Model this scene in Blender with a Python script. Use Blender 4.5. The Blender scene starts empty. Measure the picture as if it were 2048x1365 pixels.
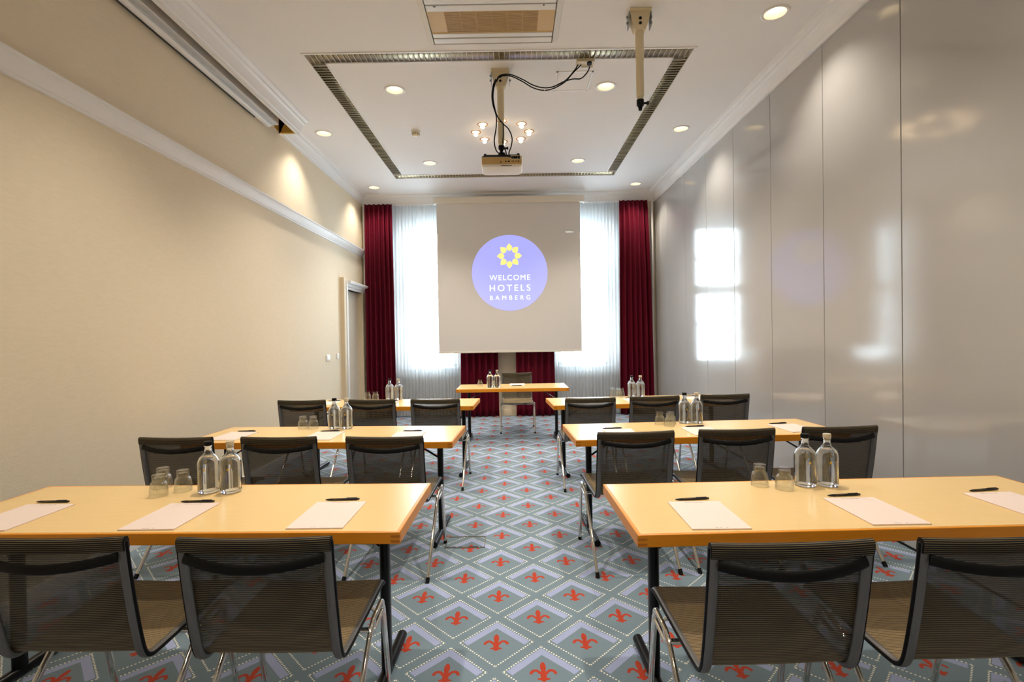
import bpy, bmesh, math, random
from mathutils import Vector, Matrix
random.seed(4)
C = bpy.context
scn = C.scene
col = scn.collection
PI = math.pi

# ------------------------------------------------------------------ camera
cam_d = bpy.data.cameras.new('camera')
cam = bpy.data.objects.new('camera', cam_d)
col.objects.link(cam)
yaw, pit, rol = math.radians(-0.065), math.radians(0.668), math.radians(-0.928)
def _rot():
    B = Matrix(((1, 0, 0), (0, 0, -1), (0, 1, 0)))
    Ry = Matrix(((math.cos(yaw), -math.sin(yaw), 0), (math.sin(yaw), math.cos(yaw), 0), (0, 0, 1)))
    Rp = Matrix(((1, 0, 0), (0, math.cos(pit), -math.sin(pit)), (0, math.sin(pit), math.cos(pit))))
    Rr = Matrix(((math.cos(rol), -math.sin(rol), 0), (math.sin(rol), math.cos(rol), 0), (0, 0, 1)))
    return Rr @ Rp @ B @ Ry
_M = _rot()
_R = Matrix((_M[0], -_M[1], -_M[2])).transposed()
cam.matrix_world = Matrix.Translation((0, 0, 1.43)) @ _R.to_4x4()
cam_d.sensor_width = 36
cam_d.lens = 18
cam_d.clip_start = 0.05
scn.camera = cam

# ------------------------------------------------------------------ view, world, daylight
scn.view_settings.view_transform = 'Standard'
scn.view_settings.look = 'None'
scn.view_settings.gamma = 1
scn.view_settings.use_curve_mapping = False
scn.view_settings.exposure = 0.42
cy = scn.cycles
cy.use_denoising = True
cy.max_bounces = 14
cy.diffuse_bounces = 6
cy.glossy_bounces = 6
cy.transmission_bounces = 12
cy.transparent_max_bounces = 24
cy.sample_clamp_indirect = 6
cy.blur_glossy = 0.6

world = bpy.data.worlds.new('overcast_sky')
scn.world = world
world.use_nodes = True
wn = world.node_tree.nodes
wn['Background'].inputs[0].default_value = (0.82, 0.92, 1.0, 1)
wn['Background'].inputs[1].default_value = 27

def portal(x, z, w, h, y):
    d = bpy.data.lights.new('window_daylight', 'AREA')
    d.shape = 'RECTANGLE'; d.size = w; d.size_y = h
    d.cycles.is_portal = True
    o = bpy.data.objects.new('window_daylight', d)
    o.location = (x, y, z); o.rotation_euler = (-PI/2, 0, 0)
    col.objects.link(o)
SPOT_W = 112.0
SPOT_COL = (1.0, 0.90, 0.77)

# ------------------------------------------------------------------ room dimensions
XL, XR, YB, YF, ZC = -2.63, 2.55, 9.10, -2.6, 3.92

# ------------------------------------------------------------------ node helpers
def lin(c):
    return tuple(((v/255)/12.92 if v/255 <= .04045 else ((v/255+.055)/1.055)**2.4) for v in c)
class S:
    def __init__(s, nt, k): s.nt, s.k = nt, k
    def m(s, op, b=None, c=None):
        n = s.nt.nodes.new('ShaderNodeMath'); n.operation = op
        for i, v in enumerate((s, b, c)):
            if v is None: continue
            if isinstance(v, S): s.nt.links.new(v.k, n.inputs[i])
            else: n.inputs[i].default_value = v
        return S(s.nt, n.outputs[0])
    def __add__(s, o): return s.m('ADD', o)
    def __sub__(s, o): return s.m('SUBTRACT', o)
    def __mul__(s, o): return s.m('MULTIPLY', o)
    def __truediv__(s, o): return s.m('DIVIDE', o)
    def abs(s): return s.m('ABSOLUTE')
    def lt(s, o): return s.m('LESS_THAN', o)
    def gt(s, o): return s.m('GREATER_THAN', o)
    def max(s, o): return s.m('MAXIMUM', o)
    def min(s, o): return s.m('MINIMUM', o)
    def fract(s): return s.m('FRACT')
    def rnd(s): return s.m('ROUND')
def new_mat(name):
    m = bpy.data.materials.new(name); m.use_nodes = True
    nt = m.node_tree
    return m, nt, nt.nodes['Principled BSDF']
def pm(name, rgb, rough=.5, metal=0., spec=None, ior=None, noise=0., nscale=8., bump=0., bscale=200., stretch=(1, 1, 1), coat=0.):
    """plain procedural material: base colour with a little variation, optional bump"""
    m, nt, b = new_mat(name)
    c = lin(rgb) + (1,)
    b.inputs['Base Color'].default_value = c
    b.inputs['Roughness'].default_value = rough
    b.inputs['Metallic'].default_value = metal
    if spec is not None: b.inputs['Specular IOR Level'].default_value = spec
    if ior: b.inputs['IOR'].default_value = ior
    if coat: b.inputs['Coat Weight'].default_value = coat
    tc = nt.nodes.new('ShaderNodeTexCoord')
    mp = nt.nodes.new('ShaderNodeMapping'); mp.inputs['Scale'].default_value = stretch
    nt.links.new(tc.outputs['Object'], mp.inputs[0])
    n = nt.nodes.new('ShaderNodeTexNoise'); n.inputs['Scale'].default_value = nscale
    nt.links.new(mp.outputs[0], n.inputs['Vector'])
    mx = nt.nodes.new('ShaderNodeMix'); mx.data_type = 'RGBA'
    nt.links.new(n.outputs['Fac'], mx.inputs[0])
    mx.inputs[6].default_value = tuple(v*(1-noise) for v in c[:3]) + (1,)
    mx.inputs[7].default_value = tuple(min(1, v*(1+noise)) for v in c[:3]) + (1,)
    nt.links.new(mx.outputs[2], b.inputs['Base Color'])
    if bump:
        n2 = nt.nodes.new('ShaderNodeTexNoise'); n2.inputs['Scale'].default_value = bscale
        nt.links.new(mp.outputs[0], n2.inputs['Vector'])
        bp = nt.nodes.new('ShaderNodeBump'); bp.inputs['Strength'].default_value = bump
        bp.inputs['Distance'].default_value = .003
        nt.links.new(n2.outputs['Fac'], bp.inputs['Height'])
        nt.links.new(bp.outputs[0], b.inputs['Normal'])
    return m
def emit(name, rgb, strength):
    m, nt, b = new_mat(name)
    b.inputs['Base Color'].default_value = lin(rgb) + (1,)
    b.inputs['Emission Color'].default_value = lin(rgb) + (1,)
    b.inputs['Emission Strength'].default_value = strength
    return m
def mixcol(nt, fac, a, b):
    mx = nt.nodes.new('ShaderNodeMix'); mx.data_type = 'RGBA'
    if isinstance(fac, S): nt.links.new(fac.k, mx.inputs[0])
    else: mx.inputs[0].default_value = fac
    for i, v in ((6, a), (7, b)):
        if isinstance(v, tuple): mx.inputs[i].default_value = v + (1,)
        else: nt.links.new(v, mx.inputs[i])
    return mx.outputs[2]

# ------------------------------------------------------------------ materials
MT = {}
MT['wall'] = pm('woven_beige_wallpaper', (228, 214, 187), .75, noise=.05, nscale=40, bump=.35, bscale=260, stretch=(1, .35, 1.6))
MT['ceiling'] = pm('white_ceiling_paint', (238, 236, 235), .8, noise=.01)
MT['white'] = pm('white_trim_paint', (236, 234, 232), .45, noise=.01)
MT['cream'] = pm('cream_trim_paint', (214, 198, 168), .55, noise=.02)
MT['door'] = pm('greige_door_paint', (222, 212, 194), .55, noise=.02)
MT['partition'] = pm('satin_grey_partition_laminate', (184, 182, 179), .10, ior=1.65, noise=.02, nscale=3, bump=.035, bscale=120)
MT['groove'] = pm('dark_groove', (38, 36, 34), .7)
MT['yellowboard'] = pm('raw_yellow_board', (205, 165, 70), .7, noise=.05)
MT['grey_metal'] = pm('light_grey_aluminium', (206, 206, 204), .35, metal=.3)
MT['mirror_alu'] = pm('bright_louvre_aluminium', (214, 207, 190), .15, metal=1., noise=.05, nscale=14)
MT['grille'] = pm('tan_grille_plastic', (206, 174, 116), .5, noise=.02)
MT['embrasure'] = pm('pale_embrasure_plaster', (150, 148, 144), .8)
MT['cream_metal'] = pm('cream_powder_coat', (226, 212, 178), .45, noise=.01)
MT['zinc'] = pm('zinc_plated_steel', (150, 156, 156), .35, metal=.8)
MT['black_plastic'] = pm('black_plastic', (4, 4, 5), .5, spec=.22)
MT['black_metal'] = pm('black_lacquered_steel', (3, 3, 4), .3, spec=.25)
MT['white_plastic'] = pm('white_plastic', (232, 230, 226), .4)
MT['cream_plastic'] = pm('cream_plastic', (222, 208, 176), .45)
MT['chrome'] = pm('chrome', (225, 222, 216), .07, metal=1.)
MT['rail_alu'] = pm('dull_grey_aluminium', (112, 111, 110), .36, metal=.45, noise=.18, nscale=30, stretch=(6, 1, .4))
MT['veneer'] = pm('pale_maple_veneer', (238, 204, 142), .25, noise=.035, nscale=5, stretch=(1.2, 22, 1))
MT['edge'] = pm('orange_beech_edge_banding', (230, 148, 32), .35, noise=.08, nscale=6, stretch=(1.5, 25, 12))
MT['joint'] = pm('finger_joint_end_grain', (190, 114, 26), .5, noise=.1)
MT['velvet'] = pm('burgundy_velvet', (94, 3, 29), .7, spec=.2, noise=.12, nscale=6, stretch=(3, 3, .4))
MT['velvet'].node_tree.nodes['Principled BSDF'].inputs['Sheen Weight'].default_value = .05
MT['velvet'].node_tree.nodes['Principled BSDF'].inputs['Sheen Tint'].default_value = lin((220, 60, 90)) + (1,)
MT['screen'] = pm('matte_screen_fabric', (222, 218, 214), .9, noise=.012, nscale=3)
MT['casing'] = pm('cream_screen_casing', (228, 220, 206), .45)
MT['paper'] = pm('white_notepad_paper', (236, 218, 208), .6, noise=.01)
MT['print'] = pm('grey_print', (120, 112, 110), .7)
MT['pen'] = pm('dark_navy_pen_plastic', (16, 18, 26), .3)
MT['gold'] = pm('gold_print', (190, 150, 50), .35, metal=.3)
MT['yellow'] = pm('yellow_print', (240, 190, 20), .5)
MT['blue_print'] = pm('blue_print', (50, 60, 130), .5)
MT['clear_cap'] = pm('pale_stopper', (200, 190, 165), .35)
MT['carpet_edge'] = pm('brass_edge', (150, 142, 120), .3, metal=.8)
MT['lens'] = emit('downlight_lens', (255, 238, 205), 5.)
MT['bulb'] = emit('glowing_bulb', (255, 226, 182), 11.)
MT['reflector'] = pm('downlight_reflector', (248, 242, 228), .35)
MT['copper'] = pm('copper_trim', (205, 160, 118), .25, metal=.9)
MT['logo_blue'] = emit('projected_lavender', (160, 164, 250), .62)  # projector's light put into the logo as glowing colour
MT['logo_yellow'] = emit('projected_yellow', (246, 240, 140), .55)
MT['logo_white'] = emit('projected_white', (240, 250, 252), .65)
for k in ('logo_blue', 'logo_yellow', 'logo_white'):
    MT[k].node_tree.nodes['Principled BSDF'].inputs['Roughness'].default_value = .9

def glass_mat(name, tint, ior, rough=0.0):
    m, nt, b = new_mat(name)
    b.inputs['Base Color'].default_value = tint + (1,)
    b.inputs['Roughness'].default_value = rough
    b.inputs['Transmission Weight'].default_value = 1
    b.inputs['IOR'].default_value = ior
    return m
MT['glass'] = glass_mat('clear_glass', (.97, .98, .97), 1.45)
def thin_glass():
    m, nt, b = new_mat('thin_clear_glass')
    out = nt.nodes['Material Output']
    t = nt.nodes.new('ShaderNodeBsdfTransparent'); t.inputs[0].default_value = (.955, .965, .955, 1)
    g = nt.nodes.new('ShaderNodeBsdfGlossy'); g.inputs['Roughness'].default_value = .03
    lw = nt.nodes.new('ShaderNodeLayerWeight'); lw.inputs['Blend'].default_value = .5
    mx = nt.nodes.new('ShaderNodeMixShader')
    fc = S(nt, lw.outputs['Facing']).m('POWER', 2.0)*.62 + .07
    nt.links.new(fc.k, mx.inputs[0]); nt.links.new(t.outputs[0], mx.inputs[1]); nt.links.new(g.outputs[0], mx.inputs[2])
    nt.links.new(mx.outputs[0], out.inputs[0])
    return m
MT['thin_glass'] = thin_glass()
MT['water'] = glass_mat('water', (.985, .985, .97), 1.33)
def pane_mat():
    m, nt, b = new_mat('window_pane_glass')
    out = nt.nodes['Material Output']
    t = nt.nodes.new('ShaderNodeBsdfTransparent'); t.inputs[0].default_value = (.93, .96, .96, 1)
    g = nt.nodes.new('ShaderNodeBsdfGlossy'); g.inputs['Roughness'].default_value = .02
    f = nt.nodes.new('ShaderNodeFresnel')
    mx = nt.nodes.new('ShaderNodeMixShader')
    nt.links.new(f.outputs[0], mx.inputs[0]); nt.links.new(t.outputs[0], mx.inputs[1]); nt.links.new(g.outputs[0], mx.inputs[2])
    nt.links.new(mx.outputs[0], out.inputs[0])
    return m
MT['pane'] = pane_mat()
def sheer_mat():
    m, nt, b = new_mat('white_sheer_voile')
    out = nt.nodes['Material Output']
    t = nt.nodes.new('ShaderNodeBsdfTransparent'); t.inputs[0].default_value = (.97, .98, 1, 1)
    tr = nt.nodes.new('ShaderNodeBsdfTranslucent'); tr.inputs[0].default_value = (.70, .73, .75, 1)
    d = nt.nodes.new('ShaderNodeBsdfDiffuse'); d.inputs[0].default_value = (.90, .91, .91, 1)
    a = nt.nodes.new('ShaderNodeMixShader'); a.inputs[0].default_value = .5
    nt.links.new(tr.outputs[0], a.inputs[1]); nt.links.new(d.outputs[0], a.inputs[2])
    tc = nt.nodes.new('ShaderNodeTexCoord'); mp = nt.nodes.new('ShaderNodeMapping')
    mp.inputs['Scale'].default_value = (9, 9, .15)
    n = nt.nodes.new('ShaderNodeTexNoise'); n.inputs['Scale'].default_value = 3
    nt.links.new(tc.outputs['Object'], mp.inputs[0]); nt.links.new(mp.outputs[0], n.inputs['Vector'])
    fac = S(nt, n.outputs['Fac'])*.4 + .44
    c = nt.nodes.new('ShaderNodeMixShader')
    nt.links.new(fac.k, c.inputs[0]); nt.links.new(t.outputs[0], c.inputs[1]); nt.links.new(a.outputs[0], c.inputs[2])
    nt.links.new(c.outputs[0], out.inputs[0])
    return m
MT['sheer'] = sheer_mat()

def chair_mesh_mat(name, hole, wd, rgb):
    """black knitted net: rows of tan stitches between black rows, open gaps"""
    m, nt, b = new_mat(name)
    uv = nt.nodes.new('ShaderNodeUVMap'); sp = nt.nodes.new('ShaderNodeSeparateXYZ')
    nt.links.new(uv.outputs[0], sp.inputs[0])
    u, v = S(nt, sp.outputs[0]), S(nt, sp.outputs[1])
    row = ((v/.0062).fract() - .5).abs().lt(wd)
    dot = ((u/.0034).fract() - .5).abs().lt(.31)
    tan = row*dot
    b.inputs['Roughness'].default_value = .55
    nt.links.new(mixcol(nt, tan, lin((9, 9, 10)), lin(rgb)), b.inputs['Base Color'])
    b.inputs['Specular IOR Level'].default_value = .3
    if hole:
        al = tan*(1-hole) + hole
        nt.links.new(al.k, b.inputs['Alpha'])
    return m
MT['net'] = chair_mesh_mat('black_tan_net_fabric', .92, .145, (166, 149, 116))
MT['net_seat'] = chair_mesh_mat('black_tan_net_seat', .97, .26, (208, 182, 134))  # same net as the backs, tan put lighter because lamps light the seats
MT['net_dense'] = chair_mesh_mat('black_tan_net_double', None, .13, (160, 142, 105))

def carpet_mat():
    m, nt, b = new_mat('lily_diamond_carpet')
    tc = nt.nodes.new('ShaderNodeTexCoord'); sp = nt.nodes.new('ShaderNodeSeparateXYZ')
    nt.links.new(tc.outputs['Object'], sp.inputs[0])
    x, y = S(nt, sp.outputs[0]), S(nt, sp.outputs[1])
    LX, LY, cell = .412, .4235, .2954
    px, py = (x + .0985)/LX, (y - 2.366)/LY
    a, bb = px + py, px - py
    fa, fb = a - a.rnd(), bb - bb.rnd()
    lx, ly = (fa + fb)*(.5*LX), (fa - fb)*(.5*LY)
    def dots(p, q):
        d1 = (p.abs() - .412)*cell
        d2 = ((q*20.4 + .5).fract() - .5)*(cell/20.4)
        return (d1*d1 + d2*d2).lt(.0040**2)*q.abs().lt(.432)
    dot = dots(fa, fb).max(dots(fb, fa))
    def rng(s, lo, hi): return s.gt(lo)*s.lt(hi)
    band = (rng(fa, .268, .388)*rng(fb, -.388, .365)).max(rng(fb, -.388, -.268)*rng(fa, -.365, .388))
    def ell(cx, cyy, rx, ry, s=None):
        u = ((lx if s is None else s) - cx)/rx; w = (ly - cyy)/ry
        return u*u + w*w
    ax = lx.abs()
    f = ell(0, .030, .0125, .033).lt(1)
    f = f.max(ell(0, -.020, .0135, .036).lt(1))
    ring = ell(.034, -.014, .0245, .030, ax).lt(1)*ell(.033, -.021, .0135, .021, ax).gt(1)*ly.gt(-.0165)
    f = f.max(ring)
    f = f.max(ell(0, -.046, .028, .0085).lt(1)).max(ell(0, -.055, .010, .009).lt(1))
    n = nt.nodes.new('ShaderNodeTexNoise'); n.inputs['Scale'].default_value = 260
    nt.links.new(tc.outputs['Object'], n.inputs['Vector'])
    n2 = nt.nodes.new('ShaderNodeTexNoise'); n2.inputs['Scale'].default_value = 2.2
    nt.links.new(tc.outputs['Object'], n2.inputs['Vector'])
    c = mixcol(nt, band, lin((116, 136, 148)), lin((160, 171, 208)))
    c = mixcol(nt, f, c, lin((178, 58, 30)))
    c = mixcol(nt, dot, c, lin((246, 242, 228)))
    hs = nt.nodes.new('ShaderNodeHueSaturation'); nt.links.new(c, hs.inputs['Color'])
    k = S(nt, n.outputs['Fac'])*.7 + S(nt, n2.outputs['Fac'])*.25 + .55
    nt.links.new(k.k, hs.inputs['Value'])
    nt.links.new(hs.outputs[0], b.inputs['Base Color'])
    b.inputs['Roughness'].default_value = .9
    b.inputs['Specular IOR Level'].default_value = .2
    b.inputs['Sheen Weight'].default_value = .15
    bp = nt.nodes.new('ShaderNodeBump'); bp.inputs['Strength'].default_value = .4; bp.inputs['Distance'].default_value = .004
    nt.links.new(n.outputs['Fac'], bp.inputs['Height']); nt.links.new(bp.outputs[0], b.inputs['Normal'])
    return m
MT['carpet'] = carpet_mat()

# ------------------------------------------------------------------ geometry helpers
class MB:
    def __init__(s): s.v, s.f, s.uv, s.flat = [], [], {}, set()
    def add(s, vs, fs, uvs=None):
        o = len(s.v); s.v += [tuple(p) for p in vs]
        for k, f in enumerate(fs):
            if uvs: s.uv[len(s.f)] = [uvs[i] for i in f]
            s.f.append(tuple(i+o for i in f))
        return s
    def box(s, x0, x1, y0, y1, z0, z1, bev=0., mat=None):
        bm = bmesh.new(); bmesh.ops.create_cube(bm, size=1)
        for v in bm.verts:
            v.co = Vector(((x0+x1)/2 + v.co.x*(x1-x0), (y0+y1)/2 + v.co.y*(y1-y0), (z0+z1)/2 + v.co.z*(z1-z0)))
        if bev: bmesh.ops.bevel(bm, geom=bm.edges[:], offset=bev, segments=2, affect='EDGES', profile=.5)
        bm.verts.index_update()
        vs = [(mat @ v.co if mat else v.co.copy()) for v in bm.verts]
        fs = [[v.index for v in f.verts] for f in bm.faces]
        bm.free()
        big = len(s.f)
        s.flat |= set(range(big, big+len(fs)))
        return s.add(vs, fs)
    def tube(s, pts, r, n=10, r2=None, up=(1, 0, 0), cap=True):
        """tube along pts; r2 = second half-axis of an oval section (measured along 'up')"""
        pts = [Vector(p) for p in pts]; rings = []
        U = Vector(up)
        for i, p in enumerate(pts):
            t = (pts[min(i+1, len(pts)-1)] - pts[max(i-1, 0)]).normalized()
            a = U - t*U.dot(t)
            if a.length < 1e-4: a = Vector((0, 0, 1)) - t*t.z
            if a.length < 1e-4: a = Vector((0, 1, 0))
            a.normalize(); b = t.cross(a)
            rr = r[i] if isinstance(r, (list, tuple)) else r
            ra = r2 if r2 else rr
            rings.append([p + a*(math.cos(2*PI*k/n)*ra) + b*(math.sin(2*PI*k/n)*rr) for k in range(n)])
        vs = [q for rg in rings for q in rg]; fs = []
        for i in range(len(pts)-1):
            for k in range(n):
                fs.append((i*n+k, i*n+(k+1) % n, (i+1)*n+(k+1) % n, (i+1)*n+k))
        if cap: fs += [tuple(range(n-1, -1, -1)), tuple((len(pts)-1)*n+k for k in range(n))]
        return s.add(vs, fs)
    def lathe(s, prof, n=32, c=(0, 0, 0), close=False):
        vs = []; fs = []
        idx = []
        for (r, z) in prof:
            if r < 1e-6: idx.append([len(vs)]); vs.append((c[0], c[1], c[2]+z))
            else:
                idx.append(list(range(len(vs), len(vs)+n)))
                vs += [(c[0]+r*math.cos(2*PI*k/n), c[1]+r*math.sin(2*PI*k/n), c[2]+z) for k in range(n)]
        L = len(prof)
        for i in range(L if close else L-1):
            A, B = idx[i], idx[(i+1) % L]
            for k in range(n):
                a0, a1 = A[k % len(A)], A[(k+1) % len(A)]; b0, b1 = B[k % len(B)], B[(k+1) % len(B)]
                f = [a0, a1, b1, b0]; g = []
                for q in f:
                    if q not in g: g.append(q)
                if len(g) > 2: fs.append(tuple(g))
        return s.add(vs, fs)
    def prism(s, poly, ax, t0, t1):
        """extrude 2-D polygon along axis ax ('x','y','z')"""
        n = len(poly)
        def P(p, t): return {'x': (t, p[0], p[1]), 'y': (p[0], t, p[1]), 'z': (p[0], p[1], t)}[ax]
        vs = [P(p, t0) for p in poly] + [P(p, t1) for p in poly]
        fs = [tuple(range(n)), tuple(range(2*n-1, n-1, -1))] + [(i, (i+1) % n, n+(i+1) % n, n+i) for i in range(n)]
        return s.add(vs, fs)
    def grid(s, pts, uvs=None, thick=None):
        """rows x cols grid of points"""
        R, K = len(pts), len(pts[0])
        vs = [p for r in pts for p in r]; uu = [p for r in uvs for p in r] if uvs else None
        fs = [(i*K+j, i*K+j+1, (i+1)*K+j+1, (i+1)*K+j) for i in range(R-1) for j in range(K-1)]
        return s.add(vs, fs, uu)
    def build(s, name, mat, parent=None, smooth=35, loc=None, fix=True):
        me = bpy.data.meshes.new(name); me.from_pydata(s.v, [], s.f); me.update()
        if s.uv:
            l = me.uv_layers.new(name='UVMap')
            for p in me.polygons:
                if p.index in s.uv:
                    for li, q in zip(p.loop_indices, s.uv[p.index]): l.data[li].uv = q
        if fix and not s.uv:
            bm = bmesh.new(); bm.from_mesh(me); bmesh.ops.recalc_face_normals(bm, faces=bm.faces[:]); bm.to_mesh(me); bm.free()
        me.materials.append(MT[mat] if isinstance(mat, str) else mat)
        if smooth:
            for p in me.polygons: p.use_smooth = True
            me.set_sharp_from_angle(angle=math.radians(smooth))
            for i in s.flat: me.polygons[i].use_smooth = False
        o = bpy.data.objects.new(name, me); col.objects.link(o)
        if parent: o.parent = parent
        if loc: o.location = loc
        return o
def solidify(o, t, offset=0.):
    md = o.modifiers.new('thickness', 'SOLIDIFY'); md.thickness = t; md.offset = offset
    return o
def thing(name, label, cat, loc=(0, 0, 0), rz=0, group=None):
    o = bpy.data.objects.new(name, None); o.empty_display_size = .1
    col.objects.link(o); o.location = loc; o.rotation_euler = (0, 0, rz)
    return tag(o, label, cat, group)
def tag(o, label, cat, group=None):
    o['label'] = label; o['category'] = cat
    if group: o['group'] = group
    return o
def struct(o):
    o['kind'] = 'structure'; return o
def copy_tree(o, parent=None):
    c = o.copy(); col.objects.link(c); c.parent = parent
    for ch in o.children: copy_tree(ch, c)
    return c
def place(proto, used, label, loc, rz=0.):
    o = copy_tree(proto) if used else proto
    o.location = loc; o.rotation_euler = (0, 0, rz); o['label'] = label
    return o
def smooth_path(pts, n=8):
    """Catmull-Rom through pts"""
    P = [Vector(p) for p in pts]; out = []
    for i in range(len(P)-1):
        p0, p1, p2, p3 = P[max(i-1, 0)], P[i], P[i+1], P[min(i+2, len(P)-1)]
        for k in range(n):
            t = k/n
            out.append(.5*((2*p1) + (p2-p0)*t + (2*p0-5*p1+4*p2-p3)*t*t + (3*p1-p0-3*p2+p3)*t**3))
    out.append(P[-1]); return out

# ------------------------------------------------------------------ floor, ceiling
struct(MB().box(XL-.2, XR+.2, YF-.2, YB+.6, -.08, 0).build('floor', 'carpet', smooth=0))

CX = -.083
DOWN = [(CX-1.063, 3.0), (CX+1.063, 3.0), (CX-1.063, 5.187), (CX+1.063, 5.187), (CX-1.063, 7.38), (CX+1.063, 7.38),
        (2.098, 4.04), (-2.253, 6.255), (2.098, 6.29), (-2.258, 8.53), (2.093, 8.57),
        (CX-1.063, .8), (CX+1.063, .8), (CX-1.063, -1.4), (CX+1.063, -1.4), (2.098, 1.8), (2.098, -.4)]  # downlights outside the view are added for fill light
RING = [(CX+.325*math.cos(a), 6.292+.322*math.sin(a)) for a in [k*PI/4 for k in range(8)]]
FX0, FX1, FY0, FY1 = -1.794, 1.636, 4.51, 8.075
IX0, IX1, IY0, IY1 = -1.652, 1.496, 4.664, 7.907

cut = MB()
for (x, y) in DOWN: cut.lathe([(0, -.2), (.083, -.2), (.083, .4), (0, .4)], 32, (x, y, ZC))
for (x, y) in RING: cut.lathe([(0, -.2), (.045, -.2), (.045, .4), (0, .4)], 20, (x, y, ZC))
cut.box(FX0, FX1, FY0, IY0, ZC-.2, ZC+.4)
cut.box(FX0, FX1, IY1, FY1, ZC-.2, ZC+.4)
cut.box(FX0, IX0, IY0+.0002, IY1-.0002, ZC-.2, ZC+.4)
cut.box(IX1, FX1, IY0+.0002, IY1-.0002, ZC-.2, ZC+.4)
cut.box(XL-.02, -2.405, YF-.02, 5.87, ZC-.2, ZC+.4)
cut_o = cut.build('ceiling_cutter', 'ceiling', smooth=0)
ceil = MB().box(XL-.25, XR+.25, YF-.25, YB+.2, ZC, ZC+.14).build('ceiling', 'ceiling', smooth=0)
bo = ceil.modifiers.new('openings', 'BOOLEAN'); bo.object = cut_o; bo.operation = 'DIFFERENCE'; bo.solver = 'EXACT'; bo.use_self = True
C.view_layer.update()
dg = C.evaluated_depsgraph_get()
me2 = bpy.data.meshes.new_from_object(ceil.evaluated_get(dg))
ceil.modifiers.clear(); ceil.data = me2
bpy.data.objects.remove(cut_o)
struct(ceil)
# roof space above the openings, so that no daylight leaks in
struct(MB().box(XL-.25, XR+.25, YF-.25, YB+.2, ZC+.5, ZC+.6).build('ceiling_slab', 'ceiling', smooth=0))

# ------------------------------------------------------------------ walls
DY0, DY1, DZ = 8.02, 8.93, 2.20         # door niche
w = MB()
w.box(XL-.2, XL, YF-.2, DY0, 0, ZC+.55)
w.box(XL-.2, XL, DY1, YB+.2, 0, ZC+.55)
w.box(XL-.2, XL, DY0, DY1, DZ, ZC+.55)
struct(w.build('wall_left', 'wall', smooth=0))
# right: movable partition, dark backing with panels
wr = struct(MB().box(XR+.012, XR+.25, YF-.2, YB+.2, 0, ZC+.55).build('wall_right', 'groove', smooth=0))
seams = [-2.6, -1.68, -.84, 0, .84, 1.68, 2.515, 3.352, 4.189, 5.033, 5.869, 6.701, 7.525, 8.372, 9.10]
for a, b in zip(seams[:-1], seams[1:]):
    MB().box(XR, XR+.03, a+.0035, b-.0035, .02, 3.745, .002).build('wall_panel', 'partition', wr)
struct(MB().box(XL-.2, XR+.25, YF-.2, YF, 0, ZC+.55).build('wall_front', 'wall', smooth=0))
# back wall with two splayed window embrasures
W1 = (-1.95, -1.03); W2 = (.83, 1.78); WZ0, WZ1 = .84, 3.40
SPL = .17
w = MB()
for x0, x1 in ((XL-.2, W1[0]-SPL), (W1[1]+SPL, W2[0]-SPL), (W2[1]+SPL, XR+.25)): w.box(x0, x1, YB, YB+.5, 0, ZC+.55)
for x0, x1 in (W1, W2): w.box(x0-SPL, x1+SPL, YB, YB+.5, 3.76, ZC+.55)
wb = struct(w.build('wall_back', 'wall', smooth=0))
w = MB()
for x0, x1 in (W1, W2):
    y0, y1 = YB+.001, YB+.48
    for p, q in ((x0-SPL, x0), (x1+SPL, x1)):
        w.prism([(p, y0), (q, y1), (p, y1)], 'z', 0, 3.76)
    w.prism([(y0, 3.76), (y1, 3.76), (y1, WZ1)], 'x', x0-SPL, x1+SPL)
    w.box(x0-SPL, x1+SPL, YB+.22, YB+.5, 0, WZ0)
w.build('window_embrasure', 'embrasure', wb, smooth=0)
def window(name, x0, x1):
    y = YB+.40; f = MB(); t = .07
    f.box(x0, x0+t, y, y+.07, WZ0, WZ1, .006); f.box(x1-t, x1, y, y+.07, WZ0, WZ1, .006)
    f.box(x0, x1, y, y+.07, WZ0, WZ0+t, .006); f.box(x0, x1, y, y+.07, WZ1-t, WZ1, .006)
    f.box(x0, x1, y-.01, y+.08, 2.13, 2.29, .008)
    for z in (2.78, 1.59): f.box(x0+t, x1-t, y+.015, y+.055, z-.015, z+.015)
    xm = (x0+x1)/2; f.box(xm-.028, xm+.028, y+.005, y+.065, WZ0+t, 2.14)
    o = struct(f.build(name, 'white'))
    MB().box(x0+.03, x1-.03, y+.03, y+.04, WZ0+.03, WZ1-.03).build('window_pane', 'pane', o, smooth=0)
    MB().box(x0-.10, x1+.10, YB+.19, y, WZ0, WZ0+.025, .004).build('window_sill', 'white', o)
    portal((x0+x1)/2, (WZ0+WZ1)/2, x1-x0, WZ1-WZ0, YB+.495)
window('window_1', *W1); window('window_2', *W2)

# cornice, picture rail, baseboards, door niche
def cornice_profile(sgn):   # (offset from wall into room, z)
    return [(0, 3.745), (.018, 3.745), (.018, 3.765), (.030, 3.772), (.034, 3.80), (.062, 3.845), (.085, 3.858), (.088, 3.875), (.118, 3.890), (.126, ZC), (0, ZC)]
P = cornice_profile(1)
struct(MB().prism([(XL+o, z+.028 if z < ZC else z) for o, z in P], 'y', 5.87, YB).build('trim_1', 'white', smooth=25))
struct(MB().prism([(XR-o, z) for o, z in P], 'y', YF, YB).build('trim_2', 'white', smooth=25))
struct(MB().prism([(YB-.03-o, z) for o, z in P] + [(YB, ZC), (YB, 3.745)], 'x', XL, XR).build('trim_3', 'white', smooth=25))
struct(MB().prism([(-2.408+o, z+.01 if z < ZC else z) for o, z in P] + [(-2.425, ZC), (-2.425, 3.755)], 'y', YF, 5.87).build('trim_4', 'white', smooth=25))
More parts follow.
